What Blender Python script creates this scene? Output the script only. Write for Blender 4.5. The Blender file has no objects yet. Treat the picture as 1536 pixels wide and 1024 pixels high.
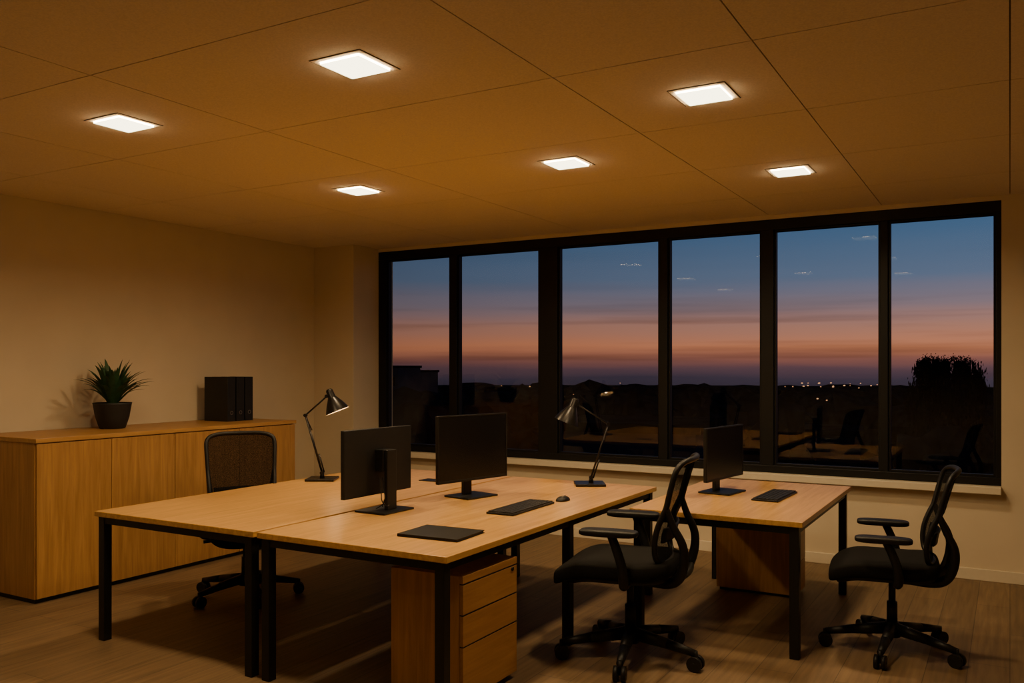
import bpy, bmesh, math, random
from mathutils import Vector, Matrix, noise
random.seed(7)
scene = bpy.context.scene
C = scene.collection

# ------------------------------------------------------------------ materials
def nt(name):
    m = bpy.data.materials.new(name); m.use_nodes = True
    t = m.node_tree
    return m, t, t.nodes['Principled BSDF']

def plain(name, col, rough=0.5, metal=0.0, var=0.12, scale=30, bump=0.0, bscale=200, spec=0.5):
    m, t, b = nt(name)
    tc = t.nodes.new('ShaderNodeTexCoord')
    n = t.nodes.new('ShaderNodeTexNoise'); n.inputs['Scale'].default_value = scale
    n.inputs['Detail'].default_value = 4
    t.links.new(tc.outputs['Object'], n.inputs['Vector'])
    r = t.nodes.new('ShaderNodeValToRGB')
    r.color_ramp.elements[0].position = .3; r.color_ramp.elements[1].position = .7
    r.color_ramp.elements[0].color = [c*(1-var) for c in col]+[1]
    r.color_ramp.elements[1].color = [min(1, c*(1+var)) for c in col]+[1]
    t.links.new(n.outputs['Fac'], r.inputs['Fac'])
    t.links.new(r.outputs['Color'], b.inputs['Base Color'])
    b.inputs['Roughness'].default_value = rough
    b.inputs['Metallic'].default_value = metal
    b.inputs['Specular IOR Level'].default_value = spec
    if bump > 0:
        n2 = t.nodes.new('ShaderNodeTexNoise'); n2.inputs['Scale'].default_value = bscale
        t.links.new(tc.outputs['Object'], n2.inputs['Vector'])
        bp = t.nodes.new('ShaderNodeBump'); bp.inputs['Strength'].default_value = bump
        bp.inputs['Distance'].default_value = .002
        t.links.new(n2.outputs['Fac'], bp.inputs['Height'])
        t.links.new(bp.outputs['Normal'], b.inputs['Normal'])
    return m

def wood(name, c1, c2, axis='Y', rough=0.36):
    m, t, b = nt(name)
    tc = t.nodes.new('ShaderNodeTexCoord')
    mp = t.nodes.new('ShaderNodeMapping')
    s = {'X': (1.2, 22, 22), 'Y': (22, 1.2, 22), 'Z': (22, 22, 1.2)}[axis]
    mp.inputs['Scale'].default_value = s
    t.links.new(tc.outputs['Object'], mp.inputs['Vector'])
    n = t.nodes.new('ShaderNodeTexNoise'); n.inputs['Scale'].default_value = 1.6
    n.inputs['Detail'].default_value = 8; n.inputs['Roughness'].default_value = .62
    n.inputs['Distortion'].default_value = .6
    t.links.new(mp.outputs['Vector'], n.inputs['Vector'])
    r = t.nodes.new('ShaderNodeValToRGB')
    r.color_ramp.elements[0].position = .32; r.color_ramp.elements[1].position = .68
    r.color_ramp.elements[0].color = list(c1)+[1]; r.color_ramp.elements[1].color = list(c2)+[1]
    t.links.new(n.outputs['Fac'], r.inputs['Fac'])
    t.links.new(r.outputs['Color'], b.inputs['Base Color'])
    b.inputs['Roughness'].default_value = rough
    bp = t.nodes.new('ShaderNodeBump'); bp.inputs['Strength'].default_value = .12
    bp.inputs['Distance'].default_value = .001
    t.links.new(n.outputs['Fac'], bp.inputs['Height'])
    t.links.new(bp.outputs['Normal'], b.inputs['Normal'])
    return m

def emis(name, col, strength):
    m, t, b = nt(name)
    b.inputs['Base Color'].default_value = list(col)+[1]
    b.inputs['Emission Color'].default_value = list(col)+[1]
    b.inputs['Emission Strength'].default_value = strength
    return m

M_wall = plain('wall_paint', (.65, .55, .385), .85, var=.03, scale=3, bump=.15, bscale=260)
M_ceil = plain('ceiling_tile', (.82, .71, .58), .95, var=.08, scale=120, bump=.4, bscale=320)
M_gap = plain('ceiling_gap', (.16, .12, .07), .9)
M_trim = plain('trim_paint', (.68, .60, .45), .55, var=.02)
M_frame = plain('window_frame_dark', (.006, .0055, .005), .5, var=.1, spec=.3)
M_blk = plain('black_powdercoat', (.006, .0058, .0055), .45, var=.15, spec=.35)
M_plastic = plain('black_plastic', (.0055, .0052, .005), .5, var=.15, bump=.1, bscale=400, spec=.35)
M_binder = plain('binder_board', (.010, .0095, .009), .55, var=.15, spec=.4)
M_fab = plain('black_fabric', (.0065, .006, .0055), .95, var=.3, scale=250, bump=.5, bscale=500, spec=.2)
M_key = plain('key_plastic', (.012, .0115, .011), .5, spec=.35)
M_screen = plain('screen_black', (.004, .004, .005), .25, var=.05, spec=.4)
M_metal = plain('lamp_metal', (.018, .016, .015), .32, metal=.6)
M_ring = plain('ring_steel', (.25, .22, .18), .4, metal=.8)
M_shade_in = plain('lamp_shade_inner', (.75, .68, .55), .5)
M_desk_top = wood('oak_desk_top', (.40, .210, .055), (.60, .345, .112), 'Y', .32)
M_oak_z = wood('oak_vertical', (.31, .150, .045), (.47, .248, .085), 'Z', .42)
M_oak_y = wood('oak_horizontal', (.38, .19, .058), (.48, .26, .09), 'Y', .42)
M_oak_d = wood('oak_drawer', (.29, .14, .043), (.40, .205, .07), 'Y', .42)
M_pot = plain('pot_ceramic', (.012, .0115, .011), .6)
M_soil = plain('soil', (.03, .02, .012), .95)
M_leaf = plain('leaf_green', (.028, .080, .028), .5, var=.4, scale=14)
M_panel = emis('light_panel_glow', (1.0, .90, .58), 6.5)
M_halo = emis('added_halo_glow', (1.0, .74, .40), 38)  # strong glow added to put a halo on the ceiling
M_bulb = emis('lamp_bulb_glow', (1.0, .72, .42), 14)
M_tree = plain('tree_dark', (.026, .030, .031), 1.0, var=.5, scale=1.0, spec=0)
M_ground = plain('ground_dark', (.028, .030, .036), 1.0, var=.5, scale=.03, spec=0)
M_bld = plain('building_dark', (.08, .088, .11), .9, var=.2, scale=.5, spec=0)
M_city = emis('street_light_glow', (1.0, .48, .2), 1.0)

# floor planks
M_floor, t, b = nt('floor_planks')
tc = t.nodes.new('ShaderNodeTexCoord')
mp = t.nodes.new('ShaderNodeMapping'); mp.inputs['Rotation'].default_value = (0, 0, math.pi/2)
t.links.new(tc.outputs['Object'], mp.inputs['Vector'])
bk = t.nodes.new('ShaderNodeTexBrick')
bk.inputs['Scale'].default_value = 1; bk.inputs['Brick Width'].default_value = 1.3
bk.inputs['Row Height'].default_value = .19; bk.inputs['Mortar Size'].default_value = .002
bk.inputs['Color1'].default_value = (.180, .118, .060, 1); bk.inputs['Color2'].default_value = (.230, .151, .078, 1)
bk.inputs['Mortar'].default_value = (.08, .052, .028, 1)
t.links.new(mp.outputs['Vector'], bk.inputs['Vector'])
mp2 = t.nodes.new('ShaderNodeMapping'); mp2.inputs['Scale'].default_value = (26, 1.5, 1)
t.links.new(tc.outputs['Object'], mp2.inputs['Vector'])
n = t.nodes.new('ShaderNodeTexNoise'); n.inputs['Scale'].default_value = 1.5; n.inputs['Detail'].default_value = 8
t.links.new(mp2.outputs['Vector'], n.inputs['Vector'])
r = t.nodes.new('ShaderNodeValToRGB'); r.color_ramp.elements[0].color = (.66, .64, .62, 1)
r.color_ramp.elements[0].position = .3; r.color_ramp.elements[1].position = .7
r.color_ramp.elements[1].color = (1.12, 1.10, 1.06, 1)
t.links.new(n.outputs['Fac'], r.inputs['Fac'])
mx = t.nodes.new('ShaderNodeMixRGB'); mx.blend_type = 'MULTIPLY'; mx.inputs['Fac'].default_value = 1
t.links.new(bk.outputs['Color'], mx.inputs['Color1']); t.links.new(r.outputs['Color'], mx.inputs['Color2'])
t.links.new(mx.outputs['Color'], b.inputs['Base Color'])
b.inputs['Roughness'].default_value = .5

# glass: reflectance raised low on each pane, invented so desk reflections show
M_glass = bpy.data.materials.new('window_glass'); M_glass.use_nodes = True
t = M_glass.node_tree; t.nodes.clear()
o = t.nodes.new('ShaderNodeOutputMaterial'); mxs = t.nodes.new('ShaderNodeMixShader')
tr = t.nodes.new('ShaderNodeBsdfTransparent'); gl = t.nodes.new('ShaderNodeBsdfGlossy')
gl.inputs['Roughness'].default_value = .0
tc = t.nodes.new('ShaderNodeTexCoord'); sz = t.nodes.new('ShaderNodeSeparateXYZ')
t.links.new(tc.outputs['Object'], sz.inputs[0])
mr = t.nodes.new('ShaderNodeMapRange')
mr.inputs['From Min'].default_value = 1.15; mr.inputs['From Max'].default_value = 1.6
mr.inputs['To Min'].default_value = .08; mr.inputs['To Max'].default_value = .006
t.links.new(sz.outputs['Z'], mr.inputs['Value']); t.links.new(mr.outputs[0], mxs.inputs['Fac'])
t.links.new(tr.outputs[0], mxs.inputs[1]); t.links.new(gl.outputs[0], mxs.inputs[2])
t.links.new(mxs.outputs[0], o.inputs['Surface'])

# chair mesh
M_mesh = bpy.data.materials.new('chair_mesh'); M_mesh.use_nodes = True
t = M_mesh.node_tree; t.nodes.clear()
o = t.nodes.new('ShaderNodeOutputMaterial'); mxs = t.nodes.new('ShaderNodeMixShader')
tr = t.nodes.new('ShaderNodeBsdfTransparent'); df = t.nodes.new('ShaderNodeBsdfDiffuse')
df.inputs['Color'].default_value = (.009, .0085, .008, 1)
tc = t.nodes.new('ShaderNodeTexCoord')
ck = t.nodes.new('ShaderNodeTexVoronoi'); ck.inputs['Scale'].default_value = 300
t.links.new(tc.outputs['Object'], ck.inputs['Vector'])
mr = t.nodes.new('ShaderNodeMapRange')
mr.inputs['From Min'].default_value = .2; mr.inputs['From Max'].default_value = .6
mr.inputs['To Min'].default_value = .62; mr.inputs['To Max'].default_value = .93
t.links.new(ck.outputs['Distance'], mr.inputs['Value'])
t.links.new(mr.outputs[0], mxs.inputs['Fac'])
t.links.new(tr.outputs[0], mxs.inputs[1]); t.links.new(df.outputs[0], mxs.inputs[2])
t.links.new(mxs.outputs[0], o.inputs['Surface'])

# ------------------------------------------------------------------ helpers
def grp(name, loc=(0, 0, 0), rz=0.0, sc=1.0):
    e = bpy.data.objects.new(name, None); e.empty_display_size = .1
    e.location = loc; e.rotation_euler = (0, 0, math.radians(rz)); e.scale = (sc, sc, sc); C.objects.link(e)
    return e

def addobj(name, me, mat, parent=None):
    ob = bpy.data.objects.new(name, me); C.objects.link(ob)
    if mat is not None:
        for mm in (mat if isinstance(mat, (list, tuple)) else [mat]): me.materials.append(mm)
    if parent is not None: ob.parent = parent
    return ob

def bm_box(bm, b):
    x0, x1, y0, y1, z0, z1 = b
    v = [bm.verts.new(p) for p in [(x0,y0,z0),(x1,y0,z0),(x1,y1,z0),(x0,y1,z0),(x0,y0,z1),(x1,y0,z1),(x1,y1,z1),(x0,y1,z1)]]
    fs = []
    for f in [(0,3,2,1),(4,5,6,7),(0,1,5,4),(1,2,6,5),(2,3,7,6),(3,0,4,7)]:
        fs.append(bm.faces.new([v[i] for i in f]))
    return fs

def boxes(name, parent, mat, bl, bevel=.003, rot=None):
    bm = bmesh.new()
    for b in bl: bm_box(bm, b)
    me = bpy.data.meshes.new(name); bm.to_mesh(me); bm.free()
    ob = addobj(name, me, mat, parent)
    if bevel > 0:
        md = ob.modifiers.new('bev', 'BEVEL'); md.width = bevel; md.segments = 2; md.limit_method = 'ANGLE'
    return ob

def frame_of(d):
    d = Vector(d).normalized()
    u = d.cross(Vector((0, 0, 1)))
    if u.length < 1e-4: u = Vector((1, 0, 0))
    u.normalize(); w = d.cross(u).normalized()
    return d, u, w

def bm_cyl(bm, p0, p1, r0, r1=None, seg=20, cap=True):
    if r1 is None: r1 = r0
    p0 = Vector(p0); p1 = Vector(p1); d, u, w = frame_of(p1-p0)
    A = []; B = []
    for i in range(seg):
        a = 2*math.pi*i/seg; q = u*math.cos(a)+w*math.sin(a)
        A.append(bm.verts.new(p0+q*r0)); B.append(bm.verts.new(p1+q*r1))
    for i in range(seg):
        f = bm.faces.new([A[i], A[(i+1) % seg], B[(i+1) % seg], B[i]]); f.smooth = True
    if cap:
        bm.faces.new(A[::-1]); bm.faces.new(B)

def cyls(name, parent, mat, lst, seg=20):
    bm = bmesh.new()
    for c in lst: bm_cyl(bm, *c, seg=seg)
    bmesh.ops.recalc_face_normals(bm, faces=bm.faces)
    me = bpy.data.meshes.new(name); bm.to_mesh(me); bm.free()
    return addobj(name, me, mat, parent)

def tube(name, parent, mat, paths, r, cyclic=False, smooth=True, radii=None):
    cu = bpy.data.curves.new(name, 'CURVE'); cu.dimensions = '3D'
    cu.bevel_depth = r; cu.bevel_resolution = 4; cu.use_fill_caps = True; cu.resolution_u = 6
    for pts in paths:
        sp = cu.splines.new('NURBS' if smooth else 'POLY'); sp.points.add(len(pts)-1)
        for i, p in enumerate(pts):
            sp.points[i].co = (*p, 1)
            if radii: sp.points[i].radius = radii[i]
        if smooth: sp.order_u = 3; sp.use_endpoint_u = not cyclic
        sp.use_cyclic_u = cyclic
    tmp = bpy.data.objects.new('tmp', cu); C.objects.link(tmp)
    dg = bpy.context.evaluated_depsgraph_get()
    me = bpy.data.meshes.new_from_object(tmp.evaluated_get(dg)); me.name = name
    bpy.data.objects.remove(tmp); bpy.data.curves.remove(cu)
    for p in me.polygons: p.use_smooth = len(p.vertices) == 4
    me.materials.clear()
    return addobj(name, me, mat, parent)

def lathe(name, parent, mat, prof, org=(0,0,0), axis=(0,0,1), seg=40, solid=0):
    """prof: list (r,h) along axis."""
    bm = bmesh.new(); d, u, w = frame_of(axis); org = Vector(org); rings = []
    for (r, h) in prof:
        c = org+d*h
        if r < 1e-5: rings.append([bm.verts.new(c)])
        else: rings.append([bm.verts.new(c+(u*math.cos(2*math.pi*i/seg)+w*math.sin(2*math.pi*i/seg))*r) for i in range(seg)])
    for a, b2 in zip(rings[:-1], rings[1:]):
        for i in range(seg):
            j = (i+1) % seg
            if len(a) == 1 and len(b2) == 1: continue
            if len(a) == 1: f = bm.faces.new([a[0], b2[j], b2[i]])
            elif len(b2) == 1: f = bm.faces.new([a[i], a[j], b2[0]])
            else: f = bm.faces.new([a[i], a[j], b2[j], b2[i]])
            f.smooth = True
    bmesh.ops.recalc_face_normals(bm, faces=bm.faces)
    me = bpy.data.meshes.new(name); bm.to_mesh(me); bm.free()
    ob = addobj(name, me, mat, parent)
    if solid:
        md = ob.modifiers.new('s', 'SOLIDIFY'); md.thickness = solid
    return ob

def superell(name, parent, mat, a, b, c, e1, e2, cen, fn=None, nu=40, nv=20):
    bm = bmesh.new()
    def sp(v, e): return math.copysign(abs(v)**e, v)
    rows = []
    for j in range(nv+1):
        ph = -math.pi/2+math.pi*j/nv; row = []
        for i in range(nu):
            th = 2*math.pi*i/nu
            x = a*sp(math.cos(ph), e1)*sp(math.cos(th), e2)
            y = b*sp(math.cos(ph), e1)*sp(math.sin(th), e2)
            z = c*sp(math.sin(ph), e1)
            if fn: x, y, z = fn(x, y, z)
            row.append(bm.verts.new((x+cen[0], y+cen[1], z+cen[2])))
        rows.append(row)
    for j in range(nv):
        for i in range(nu):
            k = (i+1) % nu
            f = bm.faces.new([rows[j][i], rows[j][k], rows[j+1][k], rows[j+1][i]]); f.smooth = True
    bmesh.ops.remove_doubles(bm, verts=bm.verts, dist=1e-5)
    bmesh.ops.recalc_face_normals(bm, faces=bm.faces)
    me = bpy.data.meshes.new(name); bm.to_mesh(me); bm.free()
    return addobj(name, me, mat, parent)

# ------------------------------------------------------------------ room shell
XL, XR, YB, YW, ZC = -6.33, 2.6, -1.6, 7.25, 2.82
WX0, WX1, WZ0, WZ1 = -5.80, -.054, .70, 2.785
boxes('floor', None, M_floor, [(XL-.2, XR+.2, YB-.2, YW+.25, -.1, 0)], 0)
boxes('wall_left', None, M_wall, [(XL-.2, XL, YB-.2, YW+.25, 0, ZC+.05)], 0)
boxes('wall_right', None, M_wall, [(XR, XR+.2, YB-.2, YW+.25, 0, ZC+.05)], 0)
boxes('wall_back', None, M_wall, [(XL, XR, YB-.2, YB, 0, ZC+.05)], 0)
boxes('wall_window', None, M_wall, [(XL, WX0, YW, YW+.25, 0, ZC+.05), (WX1, XR, YW, YW+.25, 0, ZC+.05),
      (WX0, WX1, YW, YW+.25, 0, WZ0), (WX0, WX1, YW, YW+.25, WZ1, ZC+.05)], 0)
boxes('wall_column', None, M_wall, [(XL, WX0, 6.85, YW, 0, ZC)], .004)
boxes('baseboard_left', None, M_trim, [(XL, XL+.014, YB, 6.85, 0, .085)], .003)
boxes('baseboard_column', None, M_trim, [(XL+.014, WX0+.014, 6.836, 6.85, 0, .085), (WX0, WX0+.014, 6.85, YW-.014, 0, .085)], .003)
boxes('baseboard_window', None, M_trim, [(WX0, XR, YW-.014, YW, 0, .085)], .003)
boxes('baseboard_right', None, M_trim, [(XR-.014, XR, YB, YW-.014, 0, .085)], .003)
boxes('baseboard_back', None, M_trim, [(XL+.014, XR-.014, YB, YB+.014, 0, .085)], .003)
boxes('trim_window_sill', None, M_trim, [(WX0, WX1+.0, YW-.09, YW+.03, .645, .70)], .005)

# ceiling tiles
xb = [XL, -5.6, -4.67, -3.43, -1.72, -.86, 0, .86, 1.72, XR]
yb = [YB, -.73, .29, 1.31, 2.33, 3.35, 4.37, 5.39, 6.41, YW]
bm = bmesh.new()
g = .003
for i in range(len(xb)-1):
    for j in range(len(yb)-1):
        bm_box(bm, (xb[i]+g, xb[i+1]-g, yb[j]+g, yb[j+1]-g, ZC, ZC+.006))
for f in bm_box(bm, (XL-.2, XR+.2, YB-.2, YW+.25, ZC+.0062, ZC+.12)): f.material_index = 1
me = bpy.data.meshes.new('ceiling'); bm.to_mesh(me); bm.free()
addobj('ceiling', me, [M_ceil, M_gap])

# ------------------------------------------------------------------ window
win = grp('window_1')
FZ0, FZ1 = WZ0, WZ1
F0, F1 = YW+.005, YW+.10
mull = [(-4.90, -4.81), (-3.88, -3.68), (-2.679, -2.60), (-1.79, -1.687), (-.874, -.817)]
bl = [(WX0, WX1, F0, F1, FZ1-.085, FZ1), (WX0, WX1, F0, F1, FZ0, FZ0+.06),
      (WX0, WX0+.10, F0, F1, FZ0+.06, FZ1-.085), (WX1-.035, WX1, F0, F1, FZ0+.06, FZ1-.085)]
for a, b_ in mull: bl.append((a, b_, F0, F1, FZ0+.06, FZ1-.085))
boxes('outer_frame', win, M_frame, bl, .004)
edges = [WX0+.10]
for a, b_ in mull: edges += [a, b_]
edges.append(WX1-.035)
sb = []; gb = []
for k in range(0, len(edges), 2):
    x0, x1 = edges[k], edges[k+1]; z0, z1 = FZ0+.06, FZ1-.085; s = .016
    y0, y1 = YW+.03, YW+.085
    sb += [(x0, x0+s, y0, y1, z0, z1), (x1-s, x1, y0, y1, z0, z1), (x0+s, x1-s, y0, y1, z0, z0+s), (x0+s, x1-s, y0, y1, z1-s, z1)]
    gb.append((x0+s, x1-s, z0+s, z1-s))
boxes('sash_frames', win, M_frame, sb, .002)
bm = bmesh.new()
for x0, x1, z0, z1 in gb:
    v = [bm.verts.new(p) for p in [(x0, YW+.07, z0), (x1, YW+.07, z0), (x1, YW+.07, z1), (x0, YW+.07, z1)]]
    bm.faces.new(v)
me = bpy.data.meshes.new('glass'); bm.to_mesh(me); bm.free(); addobj('glass', me, M_glass, win)

# ------------------------------------------------------------------ ceiling lights
def clight(x, y, power=21.5):
    e = grp('ceiling_light_panel', (x, y, ZC))
    s = .130; i = .102
    boxes('bezel', e, M_ceil, [(-s, s, -s, -i-.003, -.003, 0), (-s, s, i+.003, s, -.003, 0), (-s, -i-.003, -i-.003, i+.003, -.003, 0), (i+.003, s, -i-.003, i+.003, -.003, 0)], .001)
    s2 = s+.004
    boxes('shadow_gap', e, M_blk, [(-s2, s2, -s2, -s, -.0015, 0), (-s2, s2, s, s2, -.0015, 0), (-s2, -s, -s, s, -.0015, 0), (s, s2, -s, s, -.0015, 0)], 0)
    boxes('diffuser', e, M_panel, [(-i, i, -i, i, -.012, -.0105)], .0)
    boxes('halo_glow', e, M_halo, [(-i+.001, i-.001, -i+.001, i-.001, -.0103, 0)], .0)  # added glowing box under the diffuser, brightens the ceiling around it
    L = bpy.data.lights.new('panel_lamp', 'AREA'); L.shape = 'SQUARE'; L.size = .2
    L.energy = power; L.color = (1, .70, .37); L.spread = math.radians(160)
    lo = bpy.data.objects.new('panel_lamp', L); C.objects.link(lo); lo.parent = e; lo.location = (0, 0, -.015)
for p in [(-2.36, 2.80), (-3.95, 2.87), (-4.0, 4.78), (-2.36, 4.78), (-1.22, 3.90), (-1.215, 5.69)]:
    clight(*p)
for p in [(-1.22, 2.1), (-3.95, .95)]:  # extra panels out of view, added as dim fill
    clight(*p, power=3)

# ------------------------------------------------------------------ sideboard
cab = grp('sideboard_cabinet', (-5.565, 3.39, 0))
dx = XL+.016+5.565; H = 1.094; Ly = 2.39
boxes('carcass', cab, M_oak_z, [(dx, -.02, 0, .022, .03, H-.03), (dx, -.02, Ly-.022, Ly, .03, H-.03), (dx, dx+.02, .022, Ly-.022, .03, H-.03),
                                (dx+.02, -.022, .022, Ly-.022, .03, .05)], .002)
boxes('plinth', cab, M_blk, [(dx+.01, -.03, .01, Ly-.01, 0, .03)], .001)
boxes('top_panel', cab, M_oak_y, [(dx, .008, -.006, Ly+.006, H-.03, H)], .003)
ys = [.003, .555, 1.097, 1.74, Ly-.003]
for k in range(4):
    boxes('door_%d' % (k+1), cab, M_oak_z, [(-.019, 0, ys[k]+.0025, ys[k+1]-.0025, .034, H-.036)], .0015)

# ------------------------------------------------------------------ plant
pl = grp('potted_plant', (-6.03, 4.28, H))
lathe('pot', pl, M_pot, [(0, 0), (.088, 0), (.095, .006), (.122, .09), (.138, .185), (.142, .2), (.134, .2), (.13, .18), (0, .178)])
lathe('soil', pl, M_soil, [(.13, .182), (.07, .19), (0, .192)])
bm = bmesh.new()
for k in range(76):
    az = random.uniform(0, 2*math.pi); tilt = (k/76)**.8
    ln = random.uniform(.25, .37)*(1.0 if tilt > .25 else 1.1)
    wd = random.uniform(.015, .024)
    dirh = Vector((math.cos(az), math.sin(az), 0)); side = Vector((-math.sin(az), math.cos(az), 0))
    el = math.radians(87-40*tilt+random.uniform(-6, 6))
    p = dirh*random.uniform(.005, .035)+Vector((0, 0, .185)); prev = None; N = 9
    for s in range(N+1):
        q = s/N
        wv = wd*(math.sin(math.pi*min(1, q*.85+.15))**.7) if s < N else .0008
        c = p
        a_ = bm.verts.new(c+side*wv+Vector((0, 0, wv*.35))); m_ = bm.verts.new(c); b_ = bm.verts.new(c-side*wv+Vector((0, 0, wv*.35)))
        if prev:
            bm.faces.new([prev[0], prev[1], m_, a_]).smooth = True; bm.faces.new([prev[1], prev[2], b_, m_]).smooth = True
        prev = (a_, m_, b_)
        e2 = el-q*q*math.radians(15+55*tilt)
        p = p+(dirh*math.cos(e2)+Vector((0, 0, 1))*math.sin(e2))*(ln/N)
for v in bm.verts:
    if v.co.x < -.26: v.co.x = -.26-(v.co.x+.26)*-.1
me = bpy.data.meshes.new('leaves'); bm.to_mesh(me); bm.free(); addobj('leaves', me, M_leaf, pl)

# ------------------------------------------------------------------ binders
bi = grp('ring_binders', (-6.20, 5.31, H))
for k in range(3):
    y0 = k*.102; y1 = y0+.088
    boxes('binder_%d' % (k+1), bi, M_binder, [(.0, .29, y0, y0+.004, 0, .39), (.0, .29, y1-.004, y1, 0, .39), (.286, .292, y0, y1, 0, .39), (.01, .27, y0+.004, y1-.004, .01, .375)], .003)
    bm = bmesh.new(); yc = (y0+y1)/2; R_ = []
    for i in range(28):
        a = 2*math.pi*i/28
        R_.append([bm.verts.new((.2925+ox, yc+rr_*math.cos(a), .075+rr_*math.sin(a))) for rr_, ox in ((.017, 0), (.017, .004), (.012, .004), (.012, 0))])
    for i in range(28):
        for j in range(3):
            bm.faces.new([R_[i][j], R_[i][j+1], R_[(i+1) % 28][j+1], R_[(i+1) % 28][j]])
    me = bpy.data.meshes.new('ring_hole_%d' % (k+1)); bm.to_mesh(me); bm.free(); addobj('ring_hole_%d' % (k+1), me, M_ring, bi)
    boxes('spine_label_%d' % (k+1), bi, M_key, [(.292, .2932, y0+.02, y1-.02, .2, .33)], 0)

# ------------------------------------------------------------------ desks
def desk(name, x0, x1, y0, y1, legs_y):
    e = grp(name, (x0, y0, 0)); W = x1-x0; D = y1-y0; T = .74; L = .05
    boxes('desk_top', e, M_desk_top, [(0, W, 0, D, T-.03, T)], .003)
    i = .022; fr = []
    for ly in legs_y:
        for lx in (i, W-i-L): fr.append((lx, lx+L, ly, ly+L, 0, T-.03))
        fr.append((i+L, W-i-L, ly+.004, ly+L-.008, T-.07, T-.03))
    yA, yZ = legs_y[0]+L, legs_y[-1]
    for lx in (i+.006, W-i-L+.012):
        fr.append((lx, lx+L-.018, yA, yZ, T-.07, T-.03))
    boxes('steel_frame', e, M_blk, fr, .002)
    return e
desk('office_desk', -4.56, -3.29, 3.12, 5.70, [.012, 1.26, 2.58-.07])
desk('office_desk', -3.265, -2.12, 3.12, 5.70, [.012, 1.26, 2.58-.07])
desk('office_desk', -1.94, -.955, 4.76, 6.38, [.012, 1.62-.07])

# drawer pedestals
pd = grp('drawer_pedestal', (-2.57, 3.31, 0))
PW, PD, PH = .41, .50, .61
boxes('body', pd, M_oak_z, [(0, PW-.02, 0, PD, .03, PH)], .003)
boxes('castors', pd, M_blk, [(.03, .07, .03, .07, 0, .03), (PW-.09, PW-.05, .03, .07, 0, .03), (.03, .07, PD-.07, PD-.03, 0, .03), (PW-.09, PW-.05, PD-.07, PD-.03, 0, .03)], .002)
boxes('top_rail', pd, M_oak_d, [(PW-.02, PW, 0, PD, PH-.035, PH)], .002)
zs = [.03, .285, .43, PH-.038]
for k in range(3):
    boxes('drawer_front_%d' % (k+1), pd, M_oak_d, [(PW-.019, PW, .002, PD-.002, zs[k]+.003, zs[k+1]-.003)], .002)
cyls('lock', pd, M_metal, [((PW-.005, PD-.05, PH-.018-.035), (PW+.006, PD-.05, PH-.018-.035), .01)])
boxes('finger_grips', pd, M_blk, [(PW-.03, PW-.0005, .004, PD-.004, z-.0028, z+.0028) for z in zs[1:]], 0)

pd2 = grp('drawer_pedestal', (-1.80, 6.03, 0))
boxes('body', pd2, M_oak_z, [(0, .53, 0, .30, .02, .64)], .003)
boxes('drawer_front', pd2, M_oak_d, [(.53, .548, .002, .298, .022+k*.207, .022+k*.207+.203) for k in range(3)], .002)
boxes('plinth', pd2, M_blk, [(.02, .52, .02, .28, 0, .02)], 0)

# ------------------------------------------------------------------ monitors
TZ = .74
def monitor(x, y, rz, w, h, zb, cable=False, colw=.036, yo=0.0, xo=0.0):
    e = grp('computer_monitor', (x, y, TZ), rz)
    z0 = zb-TZ; z1 = z0+h
    boxes('base_plate', e, M_blk, [(-.11, .11, -.135, .135, 0, .012)], .004)
    boxes('stand_column', e, M_blk, [(-.055, -.030, -colw, colw, .012, z0+h*.68)], .004)
    boxes('mount', e, M_blk, [(-.03, xo, -.05, .05, z0+h*.35, z0+h*.68)], .004)
    ya, yb_ = -w/2+yo, w/2+yo
    boxes('panel_housing', e, M_plastic, [(xo, xo+.022, ya, yb_, z0, z1), ], .004)
    bz = .008
    boxes('bezel', e, M_blk, [(xo+.022, xo+.026, ya, yb_, z0, z0+.016), (xo+.022, xo+.026, ya, yb_, z1-bz, z1),
                              (xo+.022, xo+.026, ya, ya+bz, z0+.016, z1-bz), (xo+.022, xo+.026, yb_-bz, yb_, z0+.016, z1-bz)], .001)
    boxes('screen', e, M_screen, [(xo+.0215, xo+.0235, ya+bz, yb_-bz, z0+.016, z1-bz)], 0)
    if cable:
        tube('cable', e, M_plastic, [[(-.01, .06, z0+.1), (-.03, .065, z0+.02), (-.05, .09, .07), (-.06, .05, .03), (-.05, .02, .05), (-.02, .0, .09), (.03, -.03, .06), (.06, -.05, .004)],
                                     [(-.01, .03, z0+.1), (-.04, .05, z0), (-.05, .05, .09), (-.02, .03, .04), (.06, .02, .004)]], .003)
monitor(-2.99, 4.68, -12.6, .62, .42, .845)
monitor(-3.12, 3.96, 178.5, .59, .38, .836, cable=True, colw=.042, yo=.012, xo=.03)
monitor(-1.65, 5.66, -8, .57, .345, .832)

# keyboards
def keyboard(x, y, rz, ln=.47, wd=.165):
    e = grp('computer_keyboard', (x, y, TZ), rz)
    boxes('case', e, M_plastic, [(-wd/2, wd/2, -ln/2, ln/2, 0, .012)], .003)
    ks = []; nr = 6; nc = 17; mx_ = .007
    cw = (ln-2*mx_)/nc; rw = (wd-2*mx_)/nr
    for r_ in range(nr):
        if r_ == nr-1:
            segs = [(0, 1.5), (1.5, 3), (3, 9), (9, 10.5), (10.5, 12), (12.3, 13.3), (13.3, 14.3), (14.3, 15.3), (15.5, 17)]
        else: segs = [(c, c+1) for c in range(nc)]
        for a, b_ in segs:
            ks.append((-wd/2+mx_+(r_)*rw+.0018, -wd/2+mx_+(r_+1)*rw-.0018, -ln/2+mx_+a*cw+.0015, -ln/2+mx_+b_*cw-.0015, .012, .0185))
    boxes('keys', e, M_key, ks, .001)
keyboard(-2.475, 4.42, 1, .52, .175)
keyboard(-1.30, 5.63, -2, .48, .165)
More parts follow.
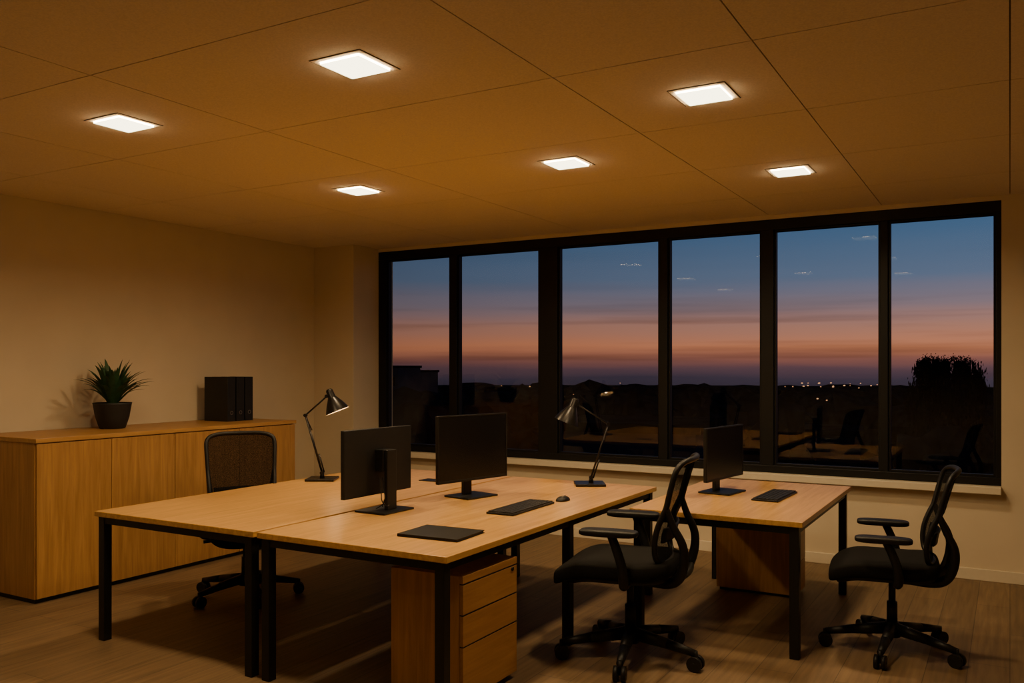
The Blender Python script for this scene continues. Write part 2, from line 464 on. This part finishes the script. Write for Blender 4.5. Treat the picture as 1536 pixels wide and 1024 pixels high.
ms = grp('computer_mouse', (-2.40, 4.81, TZ), 0)
superell('mouse_body', ms, M_plastic, .036, .06, .030, .9, .8, (0, 0, .0), lambda x, y, z: (x, y, max(z, 0)))
boxes('scroll_wheel', ms, M_key, [(-.003, .003, .018, .034, .024, .030)], .001)
nb = grp('notebook', (-2.43, 3.53, TZ), 3)
boxes('cover', nb, M_plastic, [(-.17, .17, -.135, .135, 0, .003), (-.17, .17, -.135, .135, .012, .015), (-.17, -.167, -.135, .135, .003, .012)], .001)
boxes('pages', nb, M_key, [(-.166, .165, -.131, .131, .003, .012)], 0)
gm = grp('desk_cable_flap', (-3.66, 5.2, TZ))
boxes('flap', gm, M_blk, [(-.08, .08, -.06, .06, 0, .005)], .002)

# ------------------------------------------------------------------ desk lamps
def desk_lamp(x, y, rz, stem, elbow, joint, neck, rim, rr=.088, energy=3.0):
    e = grp('desk_lamp', (x, y, TZ), rz)
    boxes('base', e, M_metal, [(-.105, .105, -.105, .105, 0, .018)], .004)
    S = Vector((stem, 0, .018)); E = Vector((elbow[0], 0, elbow[1])); J = Vector((joint[0], 0, joint[1]))
    N = Vector((neck[0], 0, neck[1])); R = Vector((rim[0], 0, rim[1]))
    oy = Vector((0, .012, 0))
    cyls('pivot', e, M_metal, [(S, S+Vector((0, 0, .03)), .018, .014), (S+Vector((0, -.02, .035)), S+Vector((0, .02, .035)), .014),
         (E-oy*1.8, E+oy*1.8, .012), (J-oy*1.8, J+oy*1.8, .013)])
    S2 = S+Vector((0, 0, .035))
    cyls('arms', e, M_metal, [(S2+oy, E+oy, .0052), (S2-oy, E-oy, .0052), (E+oy, J+oy, .0048), (E-oy, J-oy, .0048)], seg=12)
    d = (E-S2).normalized(); pr = Vector((d.z, 0, -d.x))*.016
    cyls('spring', e, M_metal, [(S2+pr, S2+d*.14+pr, .006), (E-d*.12+pr, E-d*.02, .004)], seg=12)
    ax = (R-N); Ln = ax.length
    cyls('neck', e, M_metal, [(J, N+ax*.08, .009)])
    prof = [(.0, -.012), (.018, -.012), (.026, 0), (.028, Ln*.30), (.036, Ln*.38), (.06, Ln*.62), (rr*.93, Ln*.9), (rr, Ln)]
    lathe('shade', e, M_metal, prof, N, ax, solid=.0)
    lathe('shade_inner', e, M_shade_in, [(.024, Ln*.34)]+[(q-.002, h) for q, h in prof[4:]], N, ax)
    an = ax.normalized()
    superell('bulb', e, M_bulb, .024, .024, .024, 1, 1, N+an*Ln*.58, nu=20, nv=12)
    L = bpy.data.lights.new('bulb_lamp', 'POINT'); L.energy = energy; L.color = (1, .62, .30); L.shadow_soft_size = .02
    lo = bpy.data.objects.new('bulb_lamp', L); C.objects.link(lo); lo.parent = e; lo.location = N+an*(Ln*.58+.03)
desk_lamp(-4.376, 4.82, 29.9, 0, (-.122, .475), (.035, .615), (.052, .655), (.112, .505))
desk_lamp(-2.56, 5.55, 29.9, .01, (.13, .43), (-.085, .565), (-.10, .60), (-.165, .44))

# ------------------------------------------------------------------ chairs
def chair(x, y, rz, arm_z=.70, arms=True, seat_rot=0, sc=1.0, bh=.515, sx_=.278):
    e = grp('office_chair', (x, y, 0), rz, sc)
    sp = []; wh = []; fk = []
    for k in range(5):
        a = math.radians(72*k+seat_rot); u = Vector((math.cos(a), math.sin(a), 0)); s = Vector((-u.y, u.x, 0))
        sp.append((u*.02+Vector((0, 0, .125)), u*.20+Vector((0, 0, .105)), .034, .025))
        sp.append((u*.20+Vector((0, 0, .105)), u*.345+Vector((0, 0, .082)), .025, .017))
        c = u*.345+Vector((0, 0, .036))
        wh.append((c+s*.008, c+s*.029, .036)); wh.append((c-s*.029, c-s*.008, .036))
        fk.append((c+Vector((0, 0, .012)), c+Vector((0, 0, .06)), .013, .011)); fk.append((c-s*.031, c+s*.031, .009))
    cyls('star_base', e, M_plastic, sp, seg=16)
    cyls('castor_wheels', e, M_plastic, wh, seg=24)
    cyls('castor_forks', e, M_plastic, fk, seg=12)
    cyls('gas_column', e, M_plastic, [((0, 0, .08), (0, 0, .16), .042, .034), ((0, 0, .16), (0, 0, .27), .027), ((0, 0, .27), (0, 0, .40), .018)])
    boxes('tilt_mechanism', e, M_plastic, [(-.14, .10, -.075, .075, .385, .425)], .012)
    cyls('lever', e, M_plastic, [((.03, -.07, .40), (.03, -.24, .395), .006), ((.03, -.22, .395), (.03, -.27, .393), .011)], seg=12)
    def wf(x_, y_, z_):
        if x_ > .10: z_ -= .045*((x_-.10)/.16)**2
        if x_ < -.14: z_ += .012*((-.14-x_)/.1)
        z_ += .010*(abs(y_)/.25)**2
        return x_, y_, z_
    superell('seat_cushion', e, M_fab, sx_, .26, .050, .42, .42, (sx_-.233, 0, .466), wf, 56, 20)
    superell('seat_shell', e, M_plastic, .25, .24, .022, .5, .42, (.035, 0, .426), wf, 48, 12)
    # backrest
    zz = lambda q: .51+bh*q
    def cx(q): return -.205-.075*q-.045*q*q+.025*math.sin(min(1, q*1.8)*math.pi)
    def hw(q):
        base = .205+.030*q
        tt = abs(2*q-1); return base*(max(0, 1-tt**12))**(1/4)
    def P(q, s, off=0):
        w_ = hw(q); return (cx(q)+.05*(s*w_/.24)**2-off, s*w_, zz(q))
    bm = bmesh.new(); NT = 34; NS = 14; g_ = []
    qs = [.5-.5*math.cos(math.pi*i/NT) for i in range(NT+1)]
    for q in qs: g_.append([bm.verts.new(P(q, -1+2*j/NS)) for j in range(NS+1)])
    for i in range(NT):
        for j in range(NS):
            bm.faces.new([g_[i][j], g_[i][j+1], g_[i+1][j+1], g_[i+1][j]]).smooth = True
    bmesh.ops.remove_doubles(bm, verts=bm.verts, dist=1e-5)
    me = bpy.data.meshes.new('mesh_back'); bm.to_mesh(me); bm.free(); addobj('mesh_back', me, M_mesh, e)
    per = [P(q, 1) for q in qs[1:-1]]+[P(qs[-2], s) for s in (.6, .2, -.2, -.6)]+[P(q, -1) for q in qs[1:-1][::-1]]+[P(qs[1], s) for s in (-.6, -.2, .2, .6)]
    tube('back_frame', e, M_plastic, [per], .014, cyclic=True)
    bm = bmesh.new(); rows = []
    for i in range(6):
        q = .22+.14*i/5
        rows.append([bm.verts.new(P(q, -.85+1.7*j/10, .012)) for j in range(11)])
    for i in range(5):
        for j in range(10): bm.faces.new([rows[i][j], rows[i][j+1], rows[i+1][j+1], rows[i+1][j]]).smooth = True
    me = bpy.data.meshes.new('lumbar_support'); bm.to_mesh(me); bm.free()
    lo = addobj('lumbar_support', me, M_plastic, e); md = lo.modifiers.new('s', 'SOLIDIFY'); md.thickness = .012
    for sg in (-1, 1):
        a0 = P(.55, sg*1.0, .005)
        tube('back_support', e, M_plastic, [[(-.08, sg*.05, .405), (-.18, sg*.08, .40), (-.26, sg*.13, .43), (-.295, sg*.17, .52), (-.297, sg*.195, .62), (a0[0]-.022, sg*.21, .71), (a0[0], a0[1], a0[2])]], .020,
             radii=[1.2, 1.3, 1.25, 1.15, 1, .9, .7])
    tube('rear_crossbar', e, M_plastic, [[(-.28, -.14, .46), (-.305, 0, .455), (-.28, .14, .46)]], .016)
    if arms:
        for sg in (-1, 1):
            az = arm_z
            tube('arm_post', e, M_plastic, [[(-.02, sg*.16, .412), (-.02, sg*.25, .412), (-.03, sg*.285, .44), (-.02, sg*.288, .54), (.03, sg*.285, az-.025)]], .019, radii=[1.1, 1.2, 1.3, 1.2, 1.1])
            superell('arm_pad', e, M_plastic, .14, .05, .018, .5, .45, (.045, sg*.28, az-.012))
    return e
chair(-1.775, 4.37, 190, .685, seat_rot=22, sc=1.075, sx_=.296, bh=.505)
chair(-.565, 5.20, 187, .665, seat_rot=8, sc=1.01, bh=.495)
chair(-4.53, 4.23, -36, .64, seat_rot=10, bh=.565, sc=1.02)

# ------------------------------------------------------------------ outside
GZ = -12
bm = bmesh.new(); seg = 64
ring = [bm.verts.new((700*math.cos(2*math.pi*i/seg), 700*math.sin(2*math.pi*i/seg), GZ)) for i in range(seg)]
bm.faces.new(ring)
me = bpy.data.meshes.new('ground_outside'); bm.to_mesh(me); bm.free(); addobj('ground_outside', me, M_ground)

s_, c_ = .4982, .8671
def W(u, d, z):
    a = (u-768)/1300
    return Vector((d*(-s_+c_*a), d*(c_+s_*a), z))
BL = [(597, 150, 4.5, 8, 1.6), (624, 160, 5, 8, .8), (955, 40, 6.5, 6, -1.2), (1200, 62, 8, 6, -3.0)]
keep = [(W(u, d, 0), max(w_, dp)) for u, d, w_, dp, _ in BL]+[(W(1422, 46, 0), 4.5)]

rnd = random.Random(3)
bm = bmesh.new()
def blob(c, r, hz, sub=2):
    mtx = Matrix.Translation(c) @ Matrix.Diagonal((r, r, hz, 1))
    res = bmesh.ops.create_icosphere(bm, subdivisions=sub, radius=1, matrix=mtx)
    for v in res['verts']:
        n_ = noise.noise(v.co*(1.6/r)) * .35 + rnd.uniform(-.12, .12)
        v.co = c+(v.co-c)*(1+n_)
for k in range(480):
    d = 40*(620/40)**rnd.random()
    ang = math.radians(rnd.uniform(-38, 60))   # from +Y towards -X
    x = -math.sin(ang)*d; y = math.cos(ang)*d
    top = 1.56-.021*d+rnd.uniform(-.012, .005)*d
    if d < 90: top -= rnd.uniform(0, 5)
    rr = rnd.uniform(2.0, 4.5)*(1+d/250)
    hz = max(1.5, (top-GZ)/2)
    if any(math.hypot(x-p.x, y-p.y) < q*.75+rr*1.3 for p, q in keep): continue
    blob(Vector((x, y, GZ+hz*.9)), rr, hz, 3 if d < 120 else 2)
me = bpy.data.meshes.new('tree_line'); bm.to_mesh(me); bm.free(); addobj('tree_line', me, M_tree)

# tall tree: trunk, branching limbs, leaf sprays
bm = bmesh.new()
def branch(p, d, ln, r, lvl):
    q = p+d*ln
    bm_cyl(bm, p, q, r, r*.7, seg=6, cap=False)
    if lvl >= 2:
        for _ in range(10 if lvl >= 4 else 5):
            c = p+(q-p)*rnd.random()+Vector((rnd.gauss(0, .25), rnd.gauss(0, .25), rnd.gauss(0, .22)))
            s = rnd.uniform(.06, .13); a = Vector((rnd.uniform(-1, 1), rnd.uniform(-1, 1), rnd.uniform(-1, 1))).normalized(); b_ = a.orthogonal().normalized()
            bm.faces.new([bm.verts.new(c+a*s), bm.verts.new(c+b_*s), bm.verts.new(c-a*s), bm.verts.new(c-b_*s)])
    if lvl == 6: return
    for _ in range(3 if lvl > 0 else 7):
        nd = (d*.85+Vector((rnd.uniform(-.8, .8), rnd.uniform(-.8, .8), rnd.uniform(-.3, .4)))).normalized()
        branch(q, nd, ln*rnd.uniform(.62, .80), r*.62, lvl+1)
branch(Vector((0, 0, 0)), Vector((0, 0, 1)), 3.6, .24, 0)
hi = [v.co for v in bm.verts if v.co.z > 5]
zt = sorted(c.z for c in hi)[int(len(hi)*.96)]
mx_ = sum(c.x for c in hi)/len(hi); my_ = sum(c.y for c in hi)/len(hi)
top_ = [c for c in hi if c.z > zt*.7]
rad = sorted(math.hypot(c.x-mx_, c.y-my_) for c in top_)[int(len(top_)*.9)]
kz = (1.9+12)/zt; kr = 1.7/rad
for v in bm.verts:
    z = v.co.z; f = min(1, z/5)
    v.co = Vector(((v.co.x-mx_*f)*(kr if z > 3.6 else 1), (v.co.y-my_*f)*(kr if z > 3.6 else 1), z*kz if z < zt else zt*kz+(z-zt)*.45))
me = bpy.data.meshes.new('tall_tree'); bm.to_mesh(me); bm.free()
tt_ = addobj('tall_tree', me, M_tree); tt_.location = W(1422, 46, GZ)

def bld(u, d, w, dep, top, name='distant_building'):
    p = W(u, d, 0); e = grp(name, (p.x, p.y, GZ), 8)
    h = top-GZ
    boxes('block', e, M_bld, [(-w/2, w/2, -dep/2, dep/2, 0, h)], 0)
    boxes('parapet', e, M_tree, [(-w/2-.2, w/2+.2, -dep/2-.2, dep/2+.2, h, h+.4)], 0)
    bl = []
    nx = max(2, int(w/3))
    for i in range(nx):
        for j in range(max(1, int(h/3.2))):
            x0 = -w/2+(i+.25)*w/nx
            bl.append((x0, x0+w/nx*.5, -dep/2-.05, -dep/2+.02, j*3.2+1, j*3.2+2.5))
    boxes('windows', e, M_screen, bl, 0)
for q in BL: bld(*q)
bm = bmesh.new()
for k in range(34):
    u = rnd.choice([rnd.uniform(1170, 1310), rnd.uniform(700, 1480), rnd.uniform(1170, 1310)])
    d = rnd.uniform(200, 330); v_ = rnd.uniform(574, 583) if rnd.random() < .75 else rnd.uniform(583, 612)
    if v_ > 583: d = rnd.uniform(60, 120)
    p = W(u, d, 1.56-(v_-552)/1300*d)
    bmesh.ops.create_icosphere(bm, subdivisions=1, radius=d*rnd.uniform(.0003, .0008), matrix=Matrix.Translation(p) @ Matrix.Diagonal((1.8, 1.8, 1, 1)))
me = bpy.data.meshes.new('town_lights'); bm.to_mesh(me); bm.free(); addobj('town_lights', me, M_city)

# ------------------------------------------------------------------ world: dusk sky
w = bpy.data.worlds.new('dusk_sky'); scene.world = w; w.use_nodes = True
t = w.node_tree; t.nodes.clear()
out = t.nodes.new('ShaderNodeOutputWorld'); bg = t.nodes.new('ShaderNodeBackground')
t.links.new(bg.outputs[0], out.inputs[0])
tc = t.nodes.new('ShaderNodeTexCoord'); sx = t.nodes.new('ShaderNodeSeparateXYZ')
t.links.new(tc.outputs['Generated'], sx.inputs[0])
mpn = t.nodes.new('ShaderNodeMapping'); mpn.inputs['Scale'].default_value = (1.6, 1.6, 26)
t.links.new(tc.outputs['Generated'], mpn.inputs['Vector'])
ns = t.nodes.new('ShaderNodeTexNoise'); ns.inputs['Scale'].default_value = 2.2; ns.inputs['Detail'].default_value = 3
t.links.new(mpn.outputs['Vector'], ns.inputs['Vector'])
ma = t.nodes.new('ShaderNodeMath'); ma.operation = 'MULTIPLY_ADD'; ma.inputs[1].default_value = .014
t.links.new(ns.outputs['Fac'], ma.inputs[0])
sb_ = t.nodes.new('ShaderNodeMath'); sb_.operation = 'SUBTRACT'; sb_.inputs[1].default_value = .007
t.links.new(sx.outputs['Z'], sb_.inputs[0]); t.links.new(sb_.outputs[0], ma.inputs[2])
mr = t.nodes.new('ShaderNodeMapRange'); mr.inputs['From Min'].default_value = -.04; mr.inputs['From Max'].default_value = .36
t.links.new(ma.outputs[0], mr.inputs['Value'])
rp = t.nodes.new('ShaderNodeValToRGB'); t.links.new(mr.outputs[0], rp.inputs['Fac'])
stops = [(-.04, (.012, .011, .016)), (-.012, (.050, .038, .058)), (.000, (.11, .058, .070)), (.010, (.25, .095, .073)),
         (.024, (.58, .205, .10)), (.046, (.42, .195, .14)), (.07, (.22, .17, .20)), (.10, (.112, .150, .235)),
         (.16, (.050, .118, .228)), (.36, (.012, .035, .09))]
cr = rp.color_ramp
while len(cr.elements) < len(stops): cr.elements.new(.5)
for _ in range(2):
    for el, (z, c) in zip(cr.elements, stops):
        el.position = (z+.04)/.4; el.color = (*c, 1)
dt = t.nodes.new('ShaderNodeVectorMath'); dt.operation = 'DOT_PRODUCT'; dt.inputs[1].default_value = (.35, .937, 0)
t.links.new(tc.outputs['Generated'], dt.inputs[0])
mz = t.nodes.new('ShaderNodeMapRange'); mz.inputs['From Min'].default_value = .3; mz.inputs['From Max'].default_value = 1.0
mz.inputs['To Min'].default_value = .36; mz.inputs['To Max'].default_value = 1.08
t.links.new(dt.outputs['Value'], mz.inputs['Value'])
mpc = t.nodes.new('ShaderNodeMapping'); mpc.inputs['Scale'].default_value = (2.0, 2.0, 60); mpc.inputs['Location'].default_value = (3, 1, 0)
t.links.new(tc.outputs['Generated'], mpc.inputs['Vector'])
nc = t.nodes.new('ShaderNodeTexNoise'); nc.inputs['Scale'].default_value = 1.2; nc.inputs['Detail'].default_value = 4
t.links.new(mpc.outputs['Vector'], nc.inputs['Vector'])
mc = t.nodes.new('ShaderNodeMapRange'); mc.inputs['From Min'].default_value = .5; mc.inputs['From Max'].default_value = .75
mc.inputs['To Min'].default_value = 0.0; mc.inputs['To Max'].default_value = .38
t.links.new(nc.outputs['Fac'], mc.inputs['Value'])
mh = t.nodes.new('ShaderNodeMapRange'); mh.inputs['From Min'].default_value = .05; mh.inputs['From Max'].default_value = .10
mh.inputs['To Min'].default_value = 1.0; mh.inputs['To Max'].default_value = .12
t.links.new(sx.outputs['Z'], mh.inputs['Value'])
cm = t.nodes.new('ShaderNodeMath'); cm.operation = 'MULTIPLY'; t.links.new(mc.outputs[0], cm.inputs[0]); t.links.new(mh.outputs[0], cm.inputs[1])
om = t.nodes.new('ShaderNodeMath'); om.operation = 'SUBTRACT'; om.inputs[0].default_value = 1.0; t.links.new(cm.outputs[0], om.inputs[1])
mul = t.nodes.new('ShaderNodeMath'); mul.operation = 'MULTIPLY'
t.links.new(mz.outputs[0], mul.inputs[0]); t.links.new(om.outputs[0], mul.inputs[1])
t.links.new(rp.outputs['Color'], bg.inputs['Color']); t.links.new(mul.outputs[0], bg.inputs['Strength'])

# ------------------------------------------------------------------ camera
cam = bpy.data.cameras.new('camera'); co = bpy.data.objects.new('camera', cam); C.objects.link(co)
co.location = (0, 0, 1.56); co.rotation_euler = (math.pi/2, 0, math.radians(29.88))
cam.sensor_width = 36; cam.lens = 1300/1536*36; cam.shift_y = 40/1536
cam.clip_start = .05; cam.clip_end = 3000
scene.camera = co
